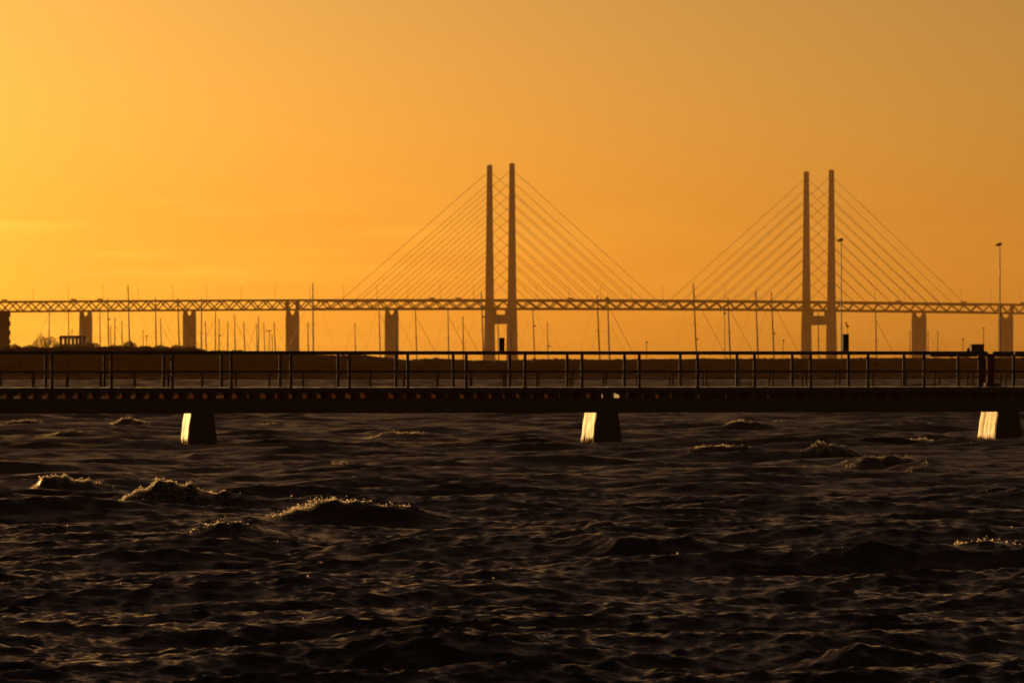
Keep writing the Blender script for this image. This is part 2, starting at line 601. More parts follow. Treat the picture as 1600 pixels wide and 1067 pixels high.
def build_foam():
    """broken water along the crests: flecks of foam and drops, plus stray flecks standing in for sun glints"""
    rng = np.random.default_rng(5)
    P = []
    for (px, py, w, h, fo) in HUMPS:
        d = (EYE - SEA) * F / (py - HZ)
        x0 = (px - 800) / F * d
        a = 0.62 * w / F * d
        b = max(0.55 * a, 0.8)
        if fo == 0:
            continue
        ncl = int(fo * (14 + 1.1 * w)) + 1
        for q in range(ncl):              # torn clumps and strings along the crest
            uc = rng.triangular(-0.95, -0.25, 1.0 if fo < 0.9 else 1.4) * a
            vc = 0.05 * b + rng.normal(0, 0.06 * b) + max(0, -uc / a - 0.2) * -0.35 * b
            if fo > 0.65:
                vc += rng.exponential(0.22 * b)
            if fo >= 1.0:
                vc -= rng.exponential(0.30 * b)
            n = int(rng.lognormal(2.0, 0.9) * (0.6 + fo))
            su, sv = rng.uniform(0.03, 0.16), rng.uniform(0.02, 0.07)
            u = uc + rng.normal(0, su, n); v = vc + rng.normal(0, sv, n)
            P.append(np.stack([x0 + 0.94 * u - 0.34 * v, d + 0.34 * u + 0.94 * v], axis=-1))
    n = 1500                              # stray flecks added as sun glints on the higher wave tops
    dd_ = rng.uniform(44, 150, n); xx_ = rng.uniform(-0.12, 0.12, n) * dd_
    zt_ = wave_field(xx_, dd_, np.full(n, 0.3))[0]
    keep = zt_ > np.quantile(zt_, 0.86)
    P.append(np.stack([xx_[keep], dd_[keep]], axis=-1))
    for px in (316.5, 950, 1577):         # wash round the foot of each pile
        uc = u_of_pile(px)
        u = uc + rng.normal(-0.1, 0.45, 70); v = rng.normal(0.1, 0.25, 70)
        P.append(np.stack([u * math.cos(R(10.5)) - v * math.sin(R(10.5)), 146.0 + u * math.sin(R(10.5)) + v * math.cos(R(10.5))], axis=-1))
    P = np.concatenate(P)
    lam = np.maximum(2.3 * 0.0021 * P[:, 1], 0.05)
    Zs, DX, DY = wave_field(P[:, 0], P[:, 1], lam)
    Z2, DX2, DY2 = hump_field(P[:, 0], P[:, 1])
    mb = MB()
    for (x, y), z, dx, dy in zip(P, Zs + Z2 + SEA, DX + DX2, DY + DY2):
        r_ = 0.003 + 0.013 * rng.random() ** 4
        c = Vector((x + dx, y + dy, z + 0.3 * r_ + min(rng.exponential(0.014), 0.12)))
        nrm = Vector((rng.normal(0, 0.7), rng.normal(-0.3, 0.7), rng.normal(0.5, 0.5))).normalized()
        e1 = nrm.orthogonal().normalized()
        e2 = nrm.cross(e1)
        rim = []
        for q in range(6):
            an = q * math.pi / 3
            rr = r_ * rng.uniform(0.7, 1.35)
            rim.append(c + (e1 * math.cos(an) + e2 * math.sin(an)) * rr)
        mb.add([c + nrm * r_ * 0.6] + rim, [(0, 1 + q, 1 + (q + 1) % 6) for q in range(6)])
    o = mb.build('sea_foam_and_glints', M['foam'], smooth=True)
    tag(o, 'sparkling flecks of foam and spray along the breaking wave crests, with added glint flecks', 'foam', kind='stuff')


build_foam()

# ------------------------------------------------------------------ shore bank (breakwater and low land behind the pier)
SKYLINE = [(-900, 543), (-200, 542), (0, 544), (60, 543), (140, 542), (200, 542), (260, 543.5), (310, 546), (335, 549.5), (380, 549), (420, 551), (470, 553), (520, 555),
           (560, 554), (600, 559), (625, 562), (650, 562), (665, 560.5), (690, 560.5), (720, 562.5), (780, 563), (830, 561.5), (900, 561.5), (1000, 561.5), (1100, 560.5),
           (1200, 560.5), (1300, 560), (1400, 559.5), (1500, 559), (1700, 559), (2600, 558)]


def skyl(px):
    return np.interp(px, [a for a, _ in SKYLINE], [b for _, b in SKYLINE])


def build_shore():
    rng = np.random.default_rng(3)
    pxs = np.concatenate([np.linspace(-2600, -120, 60), np.linspace(-100, 1700, 1400), np.linspace(1720, 3600, 40)])
    # rows: distance and fraction of the skyline height
    prof = [(690, -0.6), (695, 0.0), (699, 0.35), (703, 0.66), (707, 0.89), (710, 1.0), (760, 0.99)]
    V, Fc = [], []
    rag = np.convolve(rng.normal(0, 1, pxs.size + 20), np.hanning(11) / 2.5, 'same')[10:-10]
    rag2 = np.convolve(rng.normal(0, 1, pxs.size + 60), np.hanning(31) / 8, 'same')[30:-30]
    for j, (d, fr) in enumerate(prof):
        ztop = EYE + (HZ - skyl(pxs)) / F * 710
        wob = rng.normal(0, 1, pxs.size)
        z = fr * ztop if fr >= 0 else np.full(pxs.size, fr)
        if fr >= 0.3:
            z = z + 0.09 * np.abs(rag) * max(0.0, (fr - 0.5) * 2) + 0.05 * rag2 + 0.008 * wob
        dd = d + 0.3 * np.convolve(rng.normal(0, 1, pxs.size + 20), np.hanning(11) / 3, 'same')[10:-10]
        for x, y, zz in zip((pxs - 800) / F * d, dd, z):
            V.append((x, y, zz))
    # land rising gently behind on the left, sloping into the harbour on the right
    left = np.clip((430 - pxs) / 130, 0, 1)
    for d in (790, 1150, 1195, 1400, 2000, 2600):
        zt = EYE + (HZ - 1.0 - skyl(pxs)) / F * d
        z = left * zt + (1 - left) * (-1.0) - 0.15 if d > 1160 else np.full(pxs.size, -1.2)
        for x, zz in zip((pxs - 800) / F * d, z):
            V.append((x, d, zz))
    n = pxs.size
    rows = len(prof) + 6
    for j in range(rows - 1):
        for i in range(n - 1):
            Fc.append((j * n + i, j * n + i + 1, (j + 1) * n + i + 1, (j + 1) * n + i))
    mb = MB()
    mb.v, mb.f = V, Fc
    o = mb.build('shore', M['bank'])
    tag(o, kind='structure')


build_shore()


def ground_z(px, d):
    return float(EYE + (HZ - 1.0 - skyl(px)) / F * d) - 0.15


# ------------------------------------------------------------------ the cable-stayed bridge
TH = R(30)
BC, BS = math.cos(TH), math.sin(TH)
D1 = 4867.0
X1 = (782.5 - 800) / F * D1
BAY = 16.35
DECK = [(-500, 473), (-60, 470.8), (0, 470.2), (200, 469.0), (400, 467.7), (600, 467.4), (800, 467.4), (1000, 467.9), (1200, 469.4), (1400, 472.0), (1600, 474.9), (1700, 476.5), (2200, 486)]


def t_of(px):
    kx = (px - 800) / F
    return (kx * D1 - X1) / (BC - kx * BS)


def px_of(t):
    return 800 + F * (X1 + t * BC) / (D1 + t * BS)


def deck_z(t):
    px = px_of(t)
    y = np.interp(px, [a for a, _ in DECK], [b for _, b in DECK])
    y = (y + np.interp(px - 60, [a for a, _ in DECK], [b for _, b in DECK]) + np.interp(px + 60, [a for a, _ in DECK], [b for _, b in DECK])) / 3
    return EYE + (HZ - float(y)) / F * (D1 + t * BS)


bridge = thing('cable_stayed_bridge', (X1, D1, 0), 'long cable-stayed bridge with two twin-legged pylons and a truss deck in the haze', 'bridge', rotz=TH)
T1 = 0.0
T2 = t_of(1279.5)
TL, TR = -700.0, 900.0


def truss():
    OFF = 11.5
    deck = MB(); low = MB()
    ts = np.arange(TL, TR + 1, BAY)
    near = MB(); far = MB()
    stay_lo, stay_hi = t_of(515), t_of(1525)
    for a, b in zip(ts[:-1], ts[1:]):
        za, zb = deck_z(a), deck_z(b)
        m = (a + b) / 2
        main = stay_lo < m < stay_hi
        th = 2.9 if main else 2.1
        tl = 2.6 if main else 2.0
        # road deck with parapets and rail deck
        for (mb, top, thick, hw) in ((deck, 0.0, th, 12.2), (low, -11.5 + tl, tl, 10.5)):
            v = []
            for t_, z_ in ((a, za), (b, zb)):
                v += [(t_, -hw, z_ + top - thick), (t_, hw, z_ + top - thick), (t_, hw, z_ + top), (t_, -hw, z_ + top)]
            mb.add(v, [(0, 1, 5, 4), (1, 2, 6, 5), (2, 3, 7, 6), (3, 0, 4, 7)] + ([(3, 2, 1, 0)] if a == ts[0] else []) + ([(4, 5, 6, 7)] if b == ts[-1] else []))
        if stay_lo < m < stay_hi:
            tow = T1 if abs(m - T1) < abs(m - T2) else T2
            sp = 0.64 if m < tow else 0.36
        else:
            sp = 0.5
        for mb, off in ((near, -OFF), (far, OFF)):
            mid = a + (b - a) * sp
            zm = deck_z(mid)
            bt, tp = -11.5 + tl - 0.2, -th + 0.2
            mb.bar((a, off, za + bt), (mid, off, zm + tp), 0.9, 1.15)
            mb.bar((mid, off, zm + tp), (b, off, zb + bt), 0.9, 1.15)
    deck.build('road_deck', M['bridge_steel'], bridge)
    low.build('rail_deck', M['bridge_steel'], bridge)
    near.build('side_truss', M['bridge_steel'], bridge)
    far.build('side_truss', M['bridge_steel'], bridge)
    # closed end frames where the cable-stayed part meets the approach spans
    for px in (456.8, 1571.5):
        t = t_of(px)
        z = deck_z(t)
        for ys in (-11.5, 11.5):
            MB().box(t - 2.1, t + 2.1, ys - 0.8, ys + 0.8, z - 10.2, z - 1.5).build('end_frame', M['bridge_steel'], bridge)


truss()


def pylon(t, top_px_y, sc):
    """two tapering legs and the crossbeam under the deck; sc = photo px per metre"""
    ztop = EYE + (HZ - top_px_y) / sc
    zd = deck_z(t)
    off = 17.6 / sc / BS
    tops = {}
    for s in (-1, 1):
        lev = [(-6, 6.6), (zd - 20, 5.7), (zd, 4.9), (zd + (ztop - zd) * 0.5, 3.9), (ztop - 0.6, 3.05), (ztop, 2.9)]
        rings = []
        for z, hw in lev:
            a = hw * 0.74       # half sizes that give the apparent width at this angle
            c = a * 0.22
            rings.append([(t + x, s * off + y, z) for x, y in ((-a + c, -a), (a - c, -a), (a, -a + c), (a, a - c), (a - c, a), (-a + c, a), (-a, a - c), (-a, -a + c))])
        leg = MB().loft(rings).build('pylon_leg', M['bridge_concrete'], bridge)
        recalc(leg)
        # ladder cap / aviation light on the head
        MB().tube([(t, s * off, ztop - 0.3), (t, s * off, ztop + 1.8)], [0.5, 0.3], 8).build('beacon', M['bridge_steel'], leg)
    # crossbeam: a wide beam below the deck with two stub bearings leaving a slot
    zb = zd - 11.5
    cb = MB()
    inner = off - 3.0
    cb.box(t - 4, t + 4, -inner, inner, zb - 14.5, zb - 4.6)
    o = cb.build('crossbeam', M['bridge_concrete'], bridge)
    for s in (-1, 1):
        MB().box(t - 3.2, t + 3.2, s * (inner - 3.2) - 3.1, s * (inner - 3.2) + 3.1, zb - 4.62, zb + 0.6).build('bearing_block', M['bridge_concrete'], o)
    return off, ztop


def stays(t, off, ztop, first, step, hi, n=10):
    for s in (-1, 1):
        for side in (-1, 1):
            for i in range(n):
                za = hi - i * step
                ta = t + side * (first + (n - 1 - i) * BAY)
                mb = MB()
                zd = deck_z(ta)
                for g in (-0.0,):
                    mb.tube([(t + side * 2.2, s * off, za), (ta, s * (off - 1.5), zd - 1.2)], 0.23, 5)
                mb.build('stay_cable', M['cable'], bridge)


off1, zt1 = pylon(T1, 257, 1.5)
sc2 = F / (D1 + T2 * BS)
off2, zt2 = pylon(T2, 267, sc2)
# outriggers carrying the stay cables beside the deck
hi1 = EYE + (HZ - 268.5) / 1.5
hi2 = EYE + (HZ - 279.0) / sc2
stays(T1, off1, zt1, 30.0, 12.35, hi1)
stays(T2, off2, zt2, 30.0, 12.35, hi2)
for tow, off in ((T1, off1), (T2, off2)):
    for side in (-1, 1):
        for i in range(10):
            ta = tow + side * (30.0 + i * BAY)
            zd = deck_z(ta)
            for ys in (-1, 1):
                MB().bar((ta, ys * 12.2, zd - 1.4), (ta, ys * (off - 0.5), zd - 1.6), 1.0, 1.0).build('cable_outrigger', M['bridge_steel'], bridge)


def bridge_pier(px):
    t = t_of(px)
    zb = deck_z(t) - 11.5
    w = 11.6
    notch = [(8.2, 0.0)] + [(8.2 * math.cos(a), -5.2 * math.sin(a) ** 0.9) for a in np.linspace(0.15, math.pi - 0.15, 9)] + [(-8.2, 0.0)]
    poly = [(-w + 0.2, -8 - zb), (w - 0.2, -8 - zb), (w, -7.0), (w - 1.0, -1.0), (w - 1.3, 0.6), (8.5, 0.6)] + notch + [(-8.5, 0.6), (-w + 1.3, 0.6), (-w + 1.0, -1.0), (-w, -7.0)]
    mb = MB()
    n = len(poly)
    vs_ = [(t - 1.9, y, zb + z) for y, z in poly] + [(t + 1.9, y, zb + z) for y, z in poly]
    fs = [tuple(range(n - 1, -1, -1)), tuple(range(n, 2 * n))]
    for k in range(n):
        fs.append((k, (k + 1) % n, (k + 1) % n + n, k + n))
    mb.add(vs_, fs)
    o = mb.build('bridge_pier', M['bridge_concrete'], bridge)
    bm = bmesh.new(); bm.from_mesh(o.data)
    bmesh.ops.triangulate(bm, faces=bm.faces)
    bmesh.ops.recalc_face_normals(bm, faces=bm.faces)
    bm.to_mesh(o.data); bm.free()


for px in (-190, -30, 134, 296, 457, 612, 1436, 1571.5, 1704, 1835):
    bridge_pier(px)


def on_deck(px, y=0.0, dz=0.0):
    t = t_of(px)
    return Vector((X1 + t * BC - y * BS, D1 + t * BS + y * BC, deck_z(t) + dz))


# lamp posts along the road deck
proto = None
for px in (-2, 52, 107, 161, 216, 270, 323, 377, 430, 484, 537, 589, 637, 688, 740, 838, 888.5, 938, 987, 1036, 1085, 1133, 1182, 1229, 1322, 1367, 1413, 1457, 1502, 1548, 1594):
    loc = on_deck(px)
    if proto is None:
        proto = thing('street_lamp', loc, 'thin tall lamp post standing on the road deck of the bridge', 'street lamp', 'lamp posts along the bridge deck', rotz=TH)
        MB().tube([(0, 0, 0), (0, 0, 14.0)], [0.22, 0.13], 6).build('pole', M['lamp_steel'], proto)
        MB().box(-0.15, 0.15, -1.6, 1.6, 13.9, 14.15, 0.05).build('lamp_head', M['lamp_steel'], proto)
    else:
        c = copy_tree(proto)
        c.location = loc

# trucks crossing the bridge
TRUCKS = [(3, 'truck on the bridge deck at the left edge of the photo'),
          (111, 'humped truck on the deck, just left of the leftmost bridge pier'),
          (152, 'truck on the deck just right of the leftmost bridge pier'),
          (670, 'truck on the deck between the fourth pier and the left pylon'),
          (712, 'truck on the deck nearest the left side of the left pylon'),
          (886.5, 'truck on the deck to the right of the left pylon'),
          (944, 'truck on the deck behind two close masts at mid span'),
          (1398, 'truck on the deck just left of the pier after the right pylon'),
          (1501, 'dark truck on the deck at the foot of the outermost right stay cable'),
          (1593, 'truck on the deck at the right edge of the photo')]
proto = None
for px, lab in TRUCKS:
    loc = on_deck(px, -6)
    if proto is None:
        proto = thing('truck', loc, lab, 'truck', 'trucks crossing the bridge', rotz=TH)
        proto.scale = (0.85, 0.85, 0.66)
        MB().box(-3.2, 1.8, -1.1, 1.1, 0.7, 2.5, 0.08).build('cargo_box', M['truck_paint'], proto)
        cab = MB()
        cab.loft([[(1.9, -1.05, 0.5), (3.7, -1.05, 0.5), (3.7, -1.05, 1.2), (3.1, -1.05, 2.1), (1.9, -1.05, 2.2)], [(1.9, 1.05, 0.5), (3.7, 1.05, 0.5), (3.7, 1.05, 1.2), (3.1, 1.05, 2.1), (1.9, 1.05, 2.2)]])
        recalc(cab.build('cab', M['truck_paint'], proto))
        MB().box(-3.1, 3.3, -0.5, 0.5, 0.42, 0.68).build('chassis', M['bridge_steel'], proto)
        for wx in (-2.2, 2.7):
            for wy in (-0.95, 0.95):
                MB().tube([(wx, wy - 0.12, 0.38), (wx, wy + 0.12, 0.38)], 0.38, 12).build('wheel', M['tyre'], proto)
    else:
        c = copy_tree(proto)
        c.location = loc
        c['label'] = lab

# ------------------------------------------------------------------ near pier
PA = R(10.5)
PD = 146.0


def u_of(px):
    kx = (px - 800) / F
    return kx * PD / (math.cos(PA) - kx * math.sin(PA))


pier = thing('timber_pier', (0, PD, 0), 'dark timber pier with steel railings crossing the whole photo on battered concrete piles', 'pier', rotz=PA)
U0, U1 = u_of(-1300), u_of(2900)
ZD, ZF, ZJ, ZB = 1.655, 1.50, 1.315, 0.86      # deck top, fascia foot, joist foot, beam foot
PW = 2.3
dk = MB()
u = U0
while u < U1:         # cross planks with narrow gaps
    w_ = min(0.145, U1 - u)
    dk.box(u, u + w_ - 0.006, 0.0, PW, ZD - 0.045 + 0.004 * random.random(), ZD + 0.006 * random.random())
    u += 0.145
dk.build('deck', M['deck_wood'], pier)
for y0, y1 in ((-0.045, -0.003), (PW + 0.003, PW + 0.045)):
    MB().box(U0, U1, y0, y1, ZF, ZD - 0.012).build('edge_board', M['pier_wood'], pier)
MB().box(U0, U1, 0.02, 0.24, ZB, ZJ - 0.003, 0.01).build('main_beam', M['pier_wood'], pier)
MB().box(U0, U1, PW - 0.24, PW - 0.02, ZB + 0.18, ZJ - 0.003, 0.01).build('main_beam', M['pier_wood'], pier)
du = u_of(60.5 / 3.95 + 22.9) - u_of(60.5 / 3.95)
uj = u_of(17.5)
jo = None
far_joists = MB()
for k in range(int((U0 - uj) / du) + 1, int((U1 - uj) / du)):
    ub = uj + k * du
    if not (u_of(-180) < ub < u_of(1800)):          # outside the photo: one mass
        far_joists.box(ub - 0.075, ub + 0.075, 0.03, PW - 0.03, ZJ, ZD - 0.05)
    elif jo is None:
        jo = MB().box(-0.075, 0.075, 0.03, PW - 0.03, ZJ, ZD - 0.05).build('joist', M['joist_wood'], pier)
        jo.location = (ub, 0, 0)
    else:
        c = jo.copy(); col.objects.link(c); c.parent = pier; c.location = (ub + random.uniform(-0.03, 0.03), 0, random.uniform(-0.004, 0.0)); c.rotation_euler = (0, 0, random.uniform(-0.012, 0.012)); c.scale = (random.uniform(0.85, 1.2), 1, 1)
tag(far_joists.build('joist', M['joist_wood'], pier), kind='stuff')
# joists over the centre pile: paler timber stands in for brighter sunlight
for o_ in [c for c in pier.children if c.name.startswith('joist')]:
    for pxp, rng_ in ((955, 0.42), (99999, 0.0)):
        if pxp < 9999 and abs(o_.location.x - u_of(pxp) - 0.10) < rng_:
            o_.data = o_.data.copy()
            o_.scale.x = 0.65
            o_.data.materials[0] = M['pile'] if pxp == 950 else M['deck_wood']

# railings
dpost = (u_of(1530) - u_of(81)) / 16.0
ZR = 2.5 + (HZ - 551.3) / 50.0
GAP = (u_of(1541), u_of(1584))
for y, first in ((-0.075, 81), (PW + 0.075, 81)):
    rail = MB()
    for a, b in ((U0, GAP[0]), (GAP[1], U1)):
        rail.box(a, b, y - 0.05, y + 0.05, ZR - 0.055, ZR + 0.055, 0.012)
    rail = rail.build('railing', M['rail_paint'], pier)
    mid = MB().box(U0, U1, y - 0.025, y + 0.025, ZD + 0.46, ZD + 0.53, 0.01).build('mid_rail', M['rail_paint'], rail)
    up = u_of(first)
    kk = int((U0 - up) / dpost)
    po = None
    for k in range(kk, int((U1 - up) / dpost) + 1):
        ub = up + k * dpost
        if GAP[0] + 0.3 < ub < GAP[1] - 0.3 or not (U0 < ub < U1):
            continue
        if po is None:
            po = MB().box(-0.046, 0.046, -0.018, 0.018, ZF + 0.01, ZR - 0.056, 0.006).build('post', M['rail_paint'], rail)
            po.location = (ub, y, 0)
        else:
            c = po.copy(); col.objects.link(c); c.parent = rail; c.location = (ub + random.uniform(-0.012, 0.012), y, 0); c.rotation_euler = (0, random.uniform(-0.006, 0.006), 0)


def pile(px, tone):
    uc = u_of(px)
    y0, y1 = 0.16, 2.02
    zb, zt = -1.6, ZB
    nz_, ny = 24, 40
    rings = []
    for j in range(nz_ + 1):
        f = j / nz_
        z = zb + (zt - zb) * f
        hw = 0.365 + 0.135 * (zt - z) / 1.0
        dy = 0.03 * (zt - z)
        ring = []
        for i in range(ny + 1):
            g = i / ny
            fl = 0.022 * abs(math.sin(g * math.pi * 2.6 + uc)) ** 0.8 + 0.006 * math.sin(g * 23 + uc * 3) + 0.006 * math.sin(z * 9 + g * 7 + uc)
            ring.append((uc - hw - fl + 0.03, y1 + dy + (y0 - dy - y1 - dy) * g, z))
        for i in range(ny + 1):
            g = i / ny
            fl = 0.022 * abs(math.sin(g * math.pi * 2.6 + uc)) ** 0.8 + 0.006 * math.sin(g * 23 + uc * 3) + 0.006 * math.sin(z * 9 + g * 7 + uc)
            ring.append((uc + hw + fl - 0.03, y0 - dy + (y1 + dy - y0 + dy) * g, z))
        rings.append(ring)
    o = MB().loft(rings).build('concrete_pile', M['pile'], pier)
    recalc(o)
    # dark facing added over the pale pile front; its colour carries the shade
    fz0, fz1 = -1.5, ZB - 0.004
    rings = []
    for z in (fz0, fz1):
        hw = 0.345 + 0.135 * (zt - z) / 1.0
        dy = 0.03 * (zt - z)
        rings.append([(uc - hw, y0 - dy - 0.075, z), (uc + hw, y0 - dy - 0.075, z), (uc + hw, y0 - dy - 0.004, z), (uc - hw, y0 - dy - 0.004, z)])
    recalc(MB().loft(rings).build('shade_facing', M['pier_wood'], o))
    # seat between pile and joists
    MB().box(uc - 0.34, uc + 0.34, 0.26, PW - 0.26, ZB + 0.002, ZJ - 0.02).build('pile_cap', M['pile'], o)


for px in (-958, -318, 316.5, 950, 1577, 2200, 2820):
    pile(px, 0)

# red rescue box and red post on the pier
loc = Matrix.Rotation(PA, 4, 'Z') @ Vector((u_of(1563), 1.1, 0)) + Vector((0, PD, 0))
rb = thing('rescue_box', (loc.x, loc.y, ZD), 'dull red rescue equipment box standing on the pier in the railing opening', 'rescue box', rotz=PA)
MB().box(-0.12, 0.12, -0.06, 0.06, 0.12, 1.02, 0.02).build('cabinet', M['red_paint'], rb)
MB().box(-0.135, 0.135, -0.08, 0.08, 1.022, 1.06, 0.01).build('lid', M['red_paint'], rb)
MB().box(-0.20, 0.26, -0.16, 0.16, 0.0, 0.118, 0.02).build('plinth', M['black_steel'], rb)
loc = Matrix.Rotation(PA, 4, 'Z') @ Vector((u_of(1548), 1.0, 0)) + Vector((0, PD, 0))
lr = thing('narrow_post', (loc.x, loc.y, ZD), 'narrow red post beside the red rescue box on the pier', 'post', rotz=PA)
MB().box(-0.045, 0.045, -0.045, 0.045, 0.0, 1.04, 0.008).build('post', M['red_paint'], lr)
MB().box(-0.09, 0.09, -0.07, 0.07, 0.0, 0.03, 0.005).build('base_plate', M['black_steel'], lr)

# ------------------------------------------------------------------ second, lower jetty behind
JD = 243.0
jet = thing('low_jetty', (0, JD, 0), 'low narrow jetty with a thin railing on the water behind the timber pier', 'jetty', rotz=R(3))


def uj_of(px):
    kx = (px - 800) / F
    return kx * JD / (math.cos(R(3)) - kx * math.sin(R(3)))


J0, J1 = uj_of(-1000), uj_of(2600)
MB().box(J0, J1, 0.0, 1.9, 0.66, 0.82).build('deck', M['dark_wood'], jet)
for y in (0.05, 1.85):
    r_ = MB().tube([(J0, y, 1.56), (J1, y, 1.56)], 0.035, 6).build('railing', M['dark_wood'], jet)
    MB().tube([(J0, y, 1.92), (J1, y, 1.92)], 0.03, 6).build('top_rail', M['dark_wood'], r_)
    pp = None
    x = uj_of(51)
    stp = uj_of(104) - x
    k = int((J0 - x) / stp)
    while x + k * stp < J1:
        if pp is None:
            pp = MB().box(-0.045, 0.045, -0.02, 0.02, 0.82, 1.92).build('post', M['dark_wood'], r_)
            pp.location = (x + k * stp, y, 0)
        else:
            c = pp.copy(); col.objects.link(c); c.parent = r_; c.location = (x + k * stp, y, 0)
        k += 1
k = 0
x = J0 + 1
while x < J1:
    for y in (0.25, 1.65):
        MB().tube([(x, y, -2), (x, y, 0.66)], 0.13, 8).build('pile', M['dark_wood'], jet)
    x += 5.2

# ------------------------------------------------------------------ square marker posts fixed on the back railing
for px, w, top, lab in ((783.6, 8.3, 527.6, 'square black marker post on the back railing, between the legs of the left pylon'),
                        (1320.8, 9.4, 522.0, 'square black marker post with a vane, on the back railing right of the right pylon')):
    d = 148.3 + (px - 800) / 50 * math.tan(PA)
    p = PX(px, HZ, d)
    z0 = ZR + 0.056
    o = thing('marker_post', (p.x, p.y, z0), lab, 'marker post', 'marker posts on the back railing', rotz=PA)
    hw = w / 2 / F * d
    z = EYE + (HZ - top) / F * d - z0
    MB().box(-hw, hw, -hw, hw, 0.012, z - 0.02, 0.008).build('shaft', M['black_steel'], o)
    MB().box(-hw - 0.004, hw + 0.004, -hw - 0.004, hw + 0.004, z - 0.018, z, 0.004).build('cap', M['black_steel'], o)
    MB().box(-hw - 0.02, hw + 0.02, -0.05, 0.05, 0.0, 0.011, 0.002).build('bracket', M['black_steel'], o)
    if px > 1000:
        xx = (1324 - px) / F * d
        mk = MB().tube([(xx, 0, z), (xx, 0, z + 0.22)], 0.006, 6).build('rod', M['black_steel'], o)
        pts_ = [(-0.03, 0.30), (0.06, 0.30), (0.07, 0.36), (-0.01, 0.40), (-0.03, 0.52), (-0.085, 0.52), (-0.07, 0.44), (-0.04, 0.36)]
        vn = MB().prism([(xx + 0.73 * a_, z + 0.73 * b_) for a_, b_ in pts_], -0.012, 0.012)
        recalc(vn.build('vane', M['black_steel'], mk))

# dark landing stage at the right behind the pier
LD = 236.0
p = PX(1530, HZ, LD)
st = thing('landing_stage', (p.x, p.y, 0), 'dark flat landing stage on posts behind the right end of the pier', 'landing stage', rotz=R(4))


def lx(px): return (px - 1530) / F * LD
def lz(py): return EYE + (HZ - py) / F * LD


MB().box(lx(1453.5), lx(1760), 0, 2.4, lz(557.5), lz(553.2), 0.01).build('platform', M['dark_wood'], st)
MB().box(lx(1500), lx(1546), 0.3, 2.0, lz(553.1), lz(550.6), 0.01).build('raised_step', M['dark_wood'], st)
for x in (1549, 1640, 1745):
    for y in (0.2, 2.2):
        MB().tube([(lx(x), y, -2.5), (lx(x), y, lz(557.6))], 0.09, 8).build('post', M['dark_wood'], st)
cabp = PX(1526.5, 550.5, LD + 1.1)
cb = thing('control_cabinet', (cabp.x, cabp.y, lz(550.6) + 0.001), 'dark boxy cabinet standing on the landing stage', 'cabinet', rotz=R(4))
MB().box(-0.32, 0.32, -0.3, 0.3, 0.0, 0.365, 0.012).build('body', M['black_steel'], cb)
MB().box(-0.335, 0.335, -0.32, 0.32, 0.367, 0.42, 0.01).build('lid', M['black_steel'], cb)
bp_ = PX(1513, 550.5, LD + 1.0)
bo = thing('bollard', (bp_.x, bp_.y, lz(550.6) + 0.001), 'small knobbed bollard beside the dark cabinet on the landing stage', 'bollard')
MB().tube([(0, 0, 0), (0, 0, 0.13), (0, 0, 0.16), (0, 0, 0.22), (0, 0, 0.26)], [0.10, 0.075, 0.05, 0.055, 0.02], 10).build('post', M['black_steel'], bo)

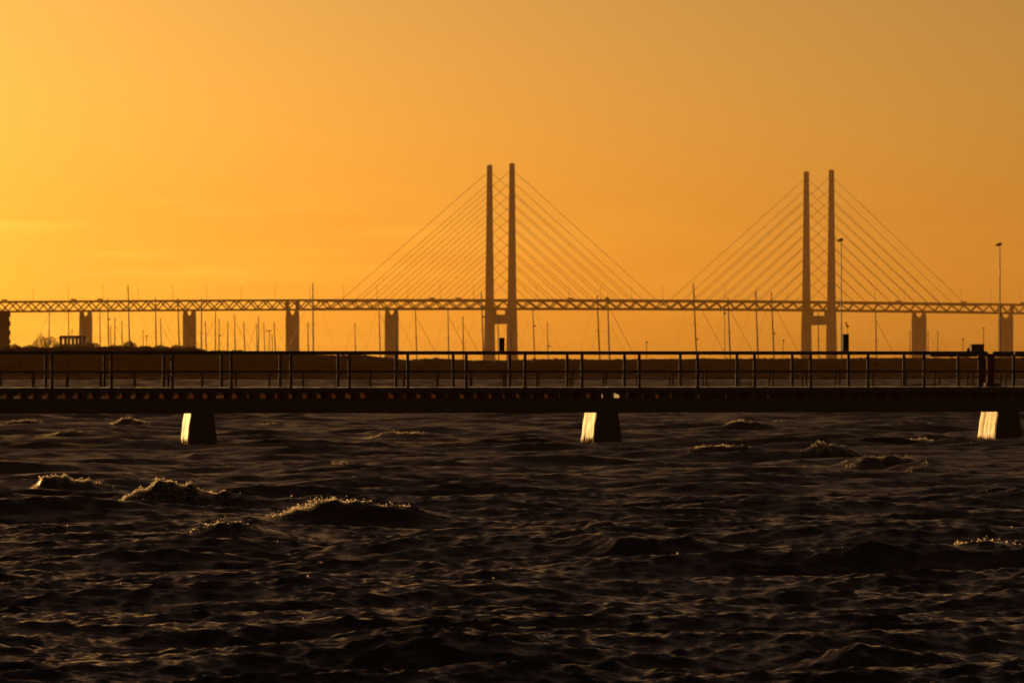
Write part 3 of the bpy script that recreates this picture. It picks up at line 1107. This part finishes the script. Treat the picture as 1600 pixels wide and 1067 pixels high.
# ------------------------------------------------------------------ sailboats in the harbour behind the bank
# x top, y top, x base, stay side (-1 left, 1 right, 0 none), radar row, label
BOATS = [
    (64.6, 519, 64.8, 0, 0, 'short mast behind the bush left of the pavilion'),
    (77.3, 476, 76, -1, 0, 'mast with forked rigging rising from the big bush'),
    (106.7, 484, 109, 0, 0, 'mast above the left half of the pavilion roof'),
    (112.6, 513, 112.8, 0, 0, 'short mast over the middle of the pavilion roof'),
    (129, 504, 129.3, 0, 0, 'mast over the right end of the pavilion roof'),
    (156, 480, 157, -1, 0, 'slim mast just right of the leftmost bridge pier'),
    (168, 466, 171, 0, 499, 'dark mast with a radar dome right of the leftmost bridge pier'),
    (172.6, 508, 174.6, 0, 0, 'short leaning mast close beside the mast with a radar dome'),
    (179.5, 496.5, 178.8, 1, 0, 'mast with a stay to its right, left of the tallest left mast'),
    (190.6, 499.7, 190.8, 0, 0, 'thin plain mast just left of the tallest left mast'),
    (200, 445.7, 203.5, 0, 0, 'tallest mast on the left, well above the bridge deck'),
    (223.6, 514.7, 223.8, 0, 0, 'short mast in the gap right of the tallest left mast'),
    (242.7, 464.5, 244.8, 0, 0, 'tall dark mast crossing the deck left of the second bridge pier'),
    (250.8, 497, 253.4, 1, 0, 'lower mast with a faint stay, right beside a tall dark mast'),
    (277.8, 465.8, 281.4, 1, 0, 'mast whose stay slants across the second bridge pier'),
    (314.9, 465.8, 314.5, 0, 0, 'straight thick mast just right of the second bridge pier'),
    (320.8, 501.6, 323.7, 0, 0, 'short leaning mast next to the straight thick mast'),
    (336.6, 486.5, 336.6, -1, 0, 'mast ending under the deck with a stay down to its left'),
    (342.2, 497.8, 342.3, 0, 524, 'mast with a low radar dome between two piers'),
    (355.9, 502, 355.8, 0, 0, 'plain upright mast right of the mast with a low radar dome'),
    (366.4, 490, 368.2, 1, 0, 'mast with a long stay to the right, midway between two piers'),
    (380.8, 502.8, 384, 0, 0, 'faint leaning mast where a long stay ends'),
    (400.6, 505, 403, 0, 0, 'left one of two masts that cross near their foot'),
    (404, 494.7, 403.5, 0, 0, 'right and taller one of two masts that cross near their foot'),
    (412.2, 504, 414.8, 0, 0, 'leaning mast just left of the two-armed lamp'),
    (425.4, 522, 425.5, 0, 0, 'very short mast just right of the two-armed lamp'),
    (428.2, 502.8, 431.8, 0, 0, 'thin leaning mast left of the third bridge pier'),
    (447.7, 504, 450.6, 0, 0, 'leaning mast in front of the third bridge pier'),
    (458.4, 535.5, 458.6, 0, 0, 'stubby mast low in front of the third bridge pier'),
    (481, 503, 482.5, 0, 0, 'faint thin mast between the third pier and the tall lone mast'),
    (488.8, 442, 489.8, -1, 0, 'tall lone mast with spreaders right of the third bridge pier'),
    (554.4, 504, 556.3, 0, 0, 'isolated short mast in the middle of the fourth approach span'),
    (592, 476.5, 595, 1, 0, 'mast just left of the fourth bridge pier'),
    (617.6, 484, 619.5, 0, 0, 'mast in front of the right half of the fourth bridge pier'),
    (649, 480, 651.7, 1, 0, 'mast with a furled stay right of the fourth bridge pier'),
    (700, 480, 701.4, 1, 0, 'mast with a slanting stay midway between the fourth pier and left pylon'),
    (723.3, 494, 724.3, 1, 0, 'shorter mast left of the left pylon'),
    (752.2, 457, 756.3, 0, 495, 'tall mast touching the left side of the left pylon'),
    (778, 490, 779.6, 0, 0, 'mast between the two legs of the left pylon'),
    (797, 494, 797.4, 0, 0, 'mast in front of the right leg of the left pylon'),
    (832.4, 479, 836.2, 0, 509, 'mast with a radar dome right of the left pylon'),
    (855.2, 503.5, 856.7, 0, 541, 'short mast second to the right of the left pylon'),
    (933, 461.4, 938, 0, 0, 'left one of a close pair of tall masts at mid span'),
    (949.4, 462, 953, 1, 0, 'right one of a close pair of tall masts, with a slanting stay'),
    (1083.2, 442, 1089.5, 1, 530, 'tallest leaning mast in the main span'),
    (1137.5, 465, 1141.9, 1, 0, 'mast with a heavy furled stay right of the double-headed harbour lamp'),
    (1180.5, 455, 1185.5, 0, 0, 'thin tall mast in the main span left of a thicker mast'),
    (1205.3, 456.4, 1210.3, 1, 521, 'thick tall mast left of the right pylon'),
    (1278.5, 489, 1279.4, 0, 0, 'mast between the two legs of the right pylon'),
    (1368.2, 488, 1369.7, 1, 0, 'mast with spreaders between the right pylon and the next pier'),
    (1421.6, 516, 1421.7, 0, 0, 'short mast touching the left edge of the pier right of the right pylon'),
    (1450, 516.6, 1450.2, 0, 0, 'short mast touching the right edge of the pier right of the right pylon'),
    (1465.3, 516.6, 1465.4, 0, 0, 'short plain mast standing free right of that pier'),
]


def sailboat(i, xt, yt, xb, stay, radar, lab):
    rr = random.Random(100 + i)
    tall = (HZ - yt)
    d = 790 + 9 * (i % 7) + (70 if tall < 55 else 0) + rr.uniform(-6, 6)
    thin = 0.75 if tall < 60 else (1.15 if yt < 470 else 0.95)
    p = PX(xb, HZ, d)
    head = 0.0
    o = thing('sailboat', (p.x, p.y, 0), 'sailboat with ' + lab, 'sailboat', 'sailboats moored in the harbour')
    h = EYE + (HZ - yt) / F * d
    lean = (xt - xb) / F * d
    Lh = min(max(h * 0.72, 5.5), 11)
    bm_ = Lh * 0.15
    fb = 1.0
    dirx = -1 if stay < 0 else 1          # bow side
    # hull: lofted sections along x
    rings = []
    for f in np.linspace(-0.5, 0.5, 11):
        wv = bm_ * (1 - max(0, f * 2) ** 2.2) * (1 - 0.25 * max(0, -f * 2) ** 2) + 0.02
        dep = -0.55 * (1 - abs(f * 2) ** 2.5) - 0.05
        sh = fb * (0.92 + 0.25 * max(0, f * 2) ** 2)
        x = (0.06 + f) * Lh * dirx
        rings.append([(x, -wv, sh), (x, -wv * 0.85, 0.3), (x, -wv * 0.35, dep), (x, wv * 0.35, dep), (x, wv * 0.85, 0.3), (x, wv, sh)])
    recalc(MB().loft(rings).build('hull', M['hull_white'], o))
    recalc(MB().loft([[(dirx * x, -w, z0), (dirx * x, w, z0), (dirx * x, w * 0.8, z0 + hh), (dirx * x, -w * 0.8, z0 + hh)] for x, w, z0, hh in
                      ((-0.12 * Lh, bm_ * 0.6, 0.9, 0.45), (0.1 * Lh, bm_ * 0.55, 0.9, 0.45), (0.2 * Lh, bm_ * 0.3, 0.9, 0.15))]).build('cabin', M['hull_white'], o))
    mast = MB().tube([(0, 0, 0.8), (lean * 0.5, 0, h * 0.5), (lean, 0, h)], [0.115 * thin, 0.11 * thin, 0.075 * thin], 7).build('mast', M['mast_alloy'], o)
    def at(z): return lean * z / h
    zs = h * 0.55
    if tall > 50:
        sw = 0.045 * h
        MB().tube([(at(zs) - sw, 0.25, zs - 0.05), (at(zs), 0, zs), (at(zs) + sw, -0.25, zs - 0.05)], 0.022, 5).build('spreader', M['mast_alloy'], mast)
    MB().tube([(at(1.9), 0, 1.9), (at(1.9) - dirx * Lh * 0.38, 0.2, 1.95)], 0.07, 6).build('boom', M['mast_alloy'], o)
    rig = MB()
    zh = h * (0.97 if stay == 0 else 0.88)
    thick = 0.014 if stay == 0 else 0.030
    rig.tube([(at(zh), 0, zh), (dirx * 0.55 * Lh, 0, 1.15)], thick, 5)
    rig.build('forestay', M['rigging'], o)
    rg = MB()
    rg.tube([(at(h * 0.99), 0, h * 0.99), (-dirx * 0.43 * Lh, 0, 0.95)], 0.010, 4)
    rg.build('backstay', M['rigging'], o)
    if radar:
        zr = EYE + (HZ - radar) / F * d
        x = at(zr) + 0.28
        MB().tube([(x, -0.05, zr - 0.11), (x, -0.05, zr - 0.09), (x, -0.05, zr + 0.06), (x, -0.05, zr + 0.12)], [0.12, 0.20, 0.20, 0.08], 12).build('radar_dome', M['mast_alloy'], mast)


for i, b in enumerate(BOATS):
    sailboat(i, *b)

# ------------------------------------------------------------------ lamps in the harbour
def high_lamp(xp, top, d, lab):
    p = PX(xp, HZ, d)
    o = thing('floodlight_mast', (p.x, p.y, 0), lab, 'floodlight mast', 'tall floodlight masts')
    z = EYE + (HZ - top) / F * d
    k = d / F
    MB().tube([(0, 0, -0.5), (0, 0, z * 0.5), (0, 0, z - 2 * k)], [1.35 * k, 1.0 * k, 0.7 * k], 8).build('pole', M['lamp_steel'], o)
    hd = MB()
    hd.prism([(-8.5 * k, z - 4.2 * k), (2.6 * k, z - 4.0 * k), (2.9 * k, z - 1.2 * k), (1.5 * k, z), (-1.5 * k, z + 0.2 * k), (-3.5 * k, z - 1.2 * k)], -0.4, 0.4)
    h_ = recalc(hd.build('lamp_head', M['lamp_steel'], o))
    MB().box(-6.5 * k, -0.6 * k, -0.3, 0.3, z - 5.0 * k, z - 4.25 * k, 0.02).build('lamp_glass', M['black_steel'], h_)
    MB().box(-1.2 * k, 1.4 * k, -0.25, 0.25, z - 47 * k, z - 45 * k, 0.02).build('junction_box', M['lamp_steel'], o)


high_lamp(1314.6, 372.5, 1040, 'tall floodlight mast beside the right leg of the right pylon')
high_lamp(1562.3, 379.5, 1020, 'tall floodlight mast at the right edge of the photo, over the last pier')

SMALL = [(341.0 - 112, 526, 'short harbour lamp with a round head in the gap right of the tallest left mast', 0),
         (420.7, 516.5, 'harbour lamp with two short arms left of the third bridge pier', 2),
         (1010.3, 535, 'small faint harbour lamp in the middle of the main span', 0),
         (1132.4, 484, 'harbour lamp with two stacked heads just under the bridge deck', 1),
         (1224, 533, 'small faint lamp just left of the right pylon', 0),
         (1504.6, 531, 'small lamp with a flat head left of the dark cabinet', 0),
         (1536.8, 514, 'lamp with a round head above the right side of the dark cabinet', 0)]
for xp, top, lab, kd in SMALL:
    d = 860.0
    p = PX(xp, HZ, d)
    o = thing('harbour_lamp', (p.x, p.y, 0), lab, 'lamp post', 'harbour lamps')
    z = EYE + (HZ - top) / F * d
    k = d / F
    MB().tube([(0, 0, -0.5), (0, 0, z)], [0.07, 0.05], 6).build('pole', M['lamp_steel'], o)
    if kd == 0:
        MB().tube([(0, -0.02, z - 0.06), (0, 0, z + 0.02), (0, 0, z + 0.16), (0, 0, z + 0.26)], [0.05, 0.2, 0.2, 0.06], 8).build('lamp_head', M['lamp_steel'], o)
    elif kd == 2:
        MB().tube([(-5.5 * k, 0, z - 0.03), (0, 0, z), (3.0 * k, 0, z - 0.03)], 0.06, 6).build('arm', M['lamp_steel'], o)
        for s in (-4.6, 2.2):
            MB().box(s * k - 0.22, s * k + 0.22, -0.12, 0.12, z - 0.14, z - 0.065, 0.01).build('lamp_head', M['lamp_steel'], o)
    else:
        MB().box(-3.0 * k, 0.6 * k, -0.2, 0.2, z - 0.02, z + 0.22, 0.04).build('lamp_head', M['lamp_steel'], o)
        MB().box(-2.6 * k, 1.6 * k, -0.2, 0.2, z - 0.80, z - 0.55, 0.04).build('lamp_head', M['lamp_steel'], o)

# ------------------------------------------------------------------ buildings on the left shore
BD = 1550.0
bk = BD / F
gz = ground_z(5, BD) - 0.5
p = PX(0, HZ, BD)
ap = thing('apartment_block', (p.x, p.y, gz), 'dark apartment block with open stacked balconies at the left edge', 'apartment block')
zt = EYE + (HZ - 487.3) * bk - gz
MB().box(-45 * bk, 8.0 * bk, 0, 12, 0, zt, 0.05).build('wall', M['render_wall'], ap)
MB().box(-45.5 * bk, 8.5 * bk, -0.3, 12.3, zt + 0.002, zt + 0.35, 0.05).build('roof', M['roof_felt'], ap)
MB().tube([(5.4 * bk, 4, zt + 0.3), (5.4 * bk, 4, zt + 1.9)], 0.12, 6).build('antenna', M['lamp_steel'], ap)
for yb0, yb1 in ((487.3, 494.5), (502, 509.3), (516.3, 523.8), (530.8, 537)):
    MB().box(8.02 * bk, 14.6 * bk, 1.0, 4.0, EYE + (HZ - yb1) * bk - gz, EYE + (HZ - yb0) * bk - gz, 0.03).build('balcony', M['render_wall'], ap)
for xx in (11.0, 14.2):
    MB().box((xx - 0.45) * bk, (xx + 0.45) * bk, 0.8, 0.99, 0, zt - 0.1).build('column', M['render_wall'], ap)

p = PX(112, HZ, BD - 60)
pk = (BD - 60) / F
gz = ground_z(112, BD - 60) - 0.4
pv = thing('pavilion', (p.x, p.y, gz), 'small hip-roofed pavilion with see-through windows on the left shore', 'pavilion')


def vz(py): return EYE + (HZ - py) * pk - gz


MB().box(-18.6 * pk, 18.6 * pk, 0, 5, 0, vz(537.6), 0.02).build('wall', M['render_wall'], pv)
rings = [[(-20.3 * pk, -0.5, vz(529)), (20.3 * pk, -0.5, vz(529)), (20.3 * pk, 5.5, vz(529)), (-20.3 * pk, 5.5, vz(529))],
         [(-20.3 * pk, -0.5, vz(527.6)), (20.3 * pk, -0.5, vz(527.6)), (20.3 * pk, 5.5, vz(527.6)), (-20.3 * pk, 5.5, vz(527.6))],
         [(-17.5 * pk, 1.0, vz(524.2)), (18.3 * pk, 1.0, vz(524.2)), (18.3 * pk, 4.0, vz(524.2)), (-17.5 * pk, 4.0, vz(524.2))]]
recalc(MB().loft(rings).build('roof', M['roof_felt'], pv))
for x in (-18.0, -10.9, -5.6, 0.9, 6.8, 12.0, 17.6):
    MB().box((x - 1.1) * pk, (x + 1.1) * pk, 0.05, 0.35, vz(537.6) + 0.002, vz(529) - 0.002).build('column', M['render_wall'], pv)
    MB().box((x - 1.1) * pk, (x + 1.1) * pk, 4.6, 4.9, vz(537.6) + 0.002, vz(529) - 0.002).build('column', M['render_wall'], pv)
xs = (-18.0, -10.9, -5.6, 0.9, 6.8, 12.0)
for a, b in zip(xs[:-1], xs[1:]):
    MB().box((a + 1.12) * pk, (b - 1.12) * pk, 0.18, 0.20, vz(537.6) + 0.002, vz(529) - 0.002).build('window', M['glass'], pv)
MB().box(13.2 * pk, 16.4 * pk, 0.1, 4.8, vz(537.6) + 0.002, vz(532)).build('counter', M['render_wall'], pv)

# ------------------------------------------------------------------ bare shrubs on the left shore
def shrub(px, d, w_px, top, seed, lab, dens=1.0):
    rr = np.random.default_rng(seed)
    k = d / F
    gz_ = ground_z(px, d) - 0.2
    p = PX(px, HZ, d)
    o = thing('bare_shrub', (p.x, p.y, gz_), lab, 'shrub', 'bare shrubs on the left shore')
    H = EYE + (HZ - top) * k - gz_
    W = w_px * k / 2
    stems = MB()
    tw = MB()
    n = int(dens * (700 + 160 * W))
    for i in range(9):
        a = rr.uniform(-1, 1) * 0.7
        b = rr.uniform(-1, 1) * 0.7
        hh = H * rr.uniform(0.55, 0.85)
        stems.tube([(a * W * 0.15, b * W * 0.15, 0), (a * W * 0.5, b * W * 0.4, hh * 0.5), (a * W * 0.9, b * W * 0.7, hh)], [0.09, 0.06, 0.03], 5)
    for i in range(n):
        th = rr.uniform(0, 2 * math.pi)
        r_ = math.sqrt(rr.random())
        x, y = r_ * W * math.cos(th), r_ * W * 0.8 * math.sin(th)
        zmax = H * (1 - r_ ** 2.2) ** 0.5 * (0.86 + 0.2 * math.sin(3 * x / W + seed) * math.cos(2.3 * x / W * 2 + seed))
        z = zmax * rr.random() ** 0.55
        l = rr.uniform(0.25, 0.75) * (0.5 + 0.12 * H)
        dv = Vector((x / W * 0.6 + rr.normal(0, 0.4), rr.normal(0, 0.4), rr.uniform(0.3, 1.2))).normalized() * l
        q = Vector((x, y, z))
        s = dv.cross(Vector((rr.normal(), rr.normal(), rr.normal()))).normalized() * rr.uniform(0.03, 0.08)
        tw.add([q - s, q + s, q + dv], [(0, 1, 2)])
    stems.build('stem', M['trunk'], o)
    tw.build('twigs', M['shrub'], o)


SHRUBS = [(73, 1300, 48, 523, 'large round bare shrub left of the pavilion'),
          (22, 1300, 26, 537, 'low shrub beside the apartment block'),
          (48, 1280, 28, 539, 'low shrub between the apartment block and the large round shrub'),
          (142, 1290, 34, 533.5, 'bushy shrub at the right end of the pavilion'),
          (100, 1240, 40, 538.5, 'low wide shrub in front of the pavilion'),
          (203, 1250, 22, 531, 'shrub at the foot of the tallest left mast'),
          (182, 1260, 30, 539, 'low shrub left of the foot of the tallest left mast'),
          (228, 1250, 26, 540, 'low shrub right of the foot of the tallest left mast'),
          (252, 1240, 26, 539, 'shrub midway between the tallest left mast and the second pier'),
          (278, 1230, 26, 538.5, 'shrub at the left foot of the second bridge pier'),
          (300, 1220, 24, 540.5, 'shrub at the foot of the second bridge pier'),
          (314, 1210, 14, 545, 'last low shrub right of the second bridge pier'),
          (345, 1230, 26, 547, 'flat dark shrub just above the railing past the second bridge pier'),
          (372, 1225, 26, 546.5, 'flat shrub just above the railing left of the third bridge pier')]
for i, s in enumerate(SHRUBS):
    shrub(s[0], s[1], s[2], s[3], 40 + i, s[4])

# ------------------------------------------------------------------ haze
hz = MB().box(-2600, 2600, -60, 6300, -14, 213).build('haze', bpy.data.materials.new('haze_air'))
tag(hz, 'warm evening haze over the water', 'haze', kind='stuff')
hm = hz.data.materials[0]
hm.use_nodes = True
for n in list(hm.node_tree.nodes):
    hm.node_tree.nodes.remove(n)
ho = hm.node_tree.nodes.new('ShaderNodeOutputMaterial')
pv_ = hm.node_tree.nodes.new('ShaderNodeVolumePrincipled')
pv_.inputs['Color'].default_value = (0.97, 0.52, 0.16, 1)
pv_.inputs['Density'].default_value = HAZE_DENSITY
pv_.inputs['Anisotropy'].default_value = 0.1
hm.node_tree.links.new(pv_.outputs[0], ho.inputs['Volume'])
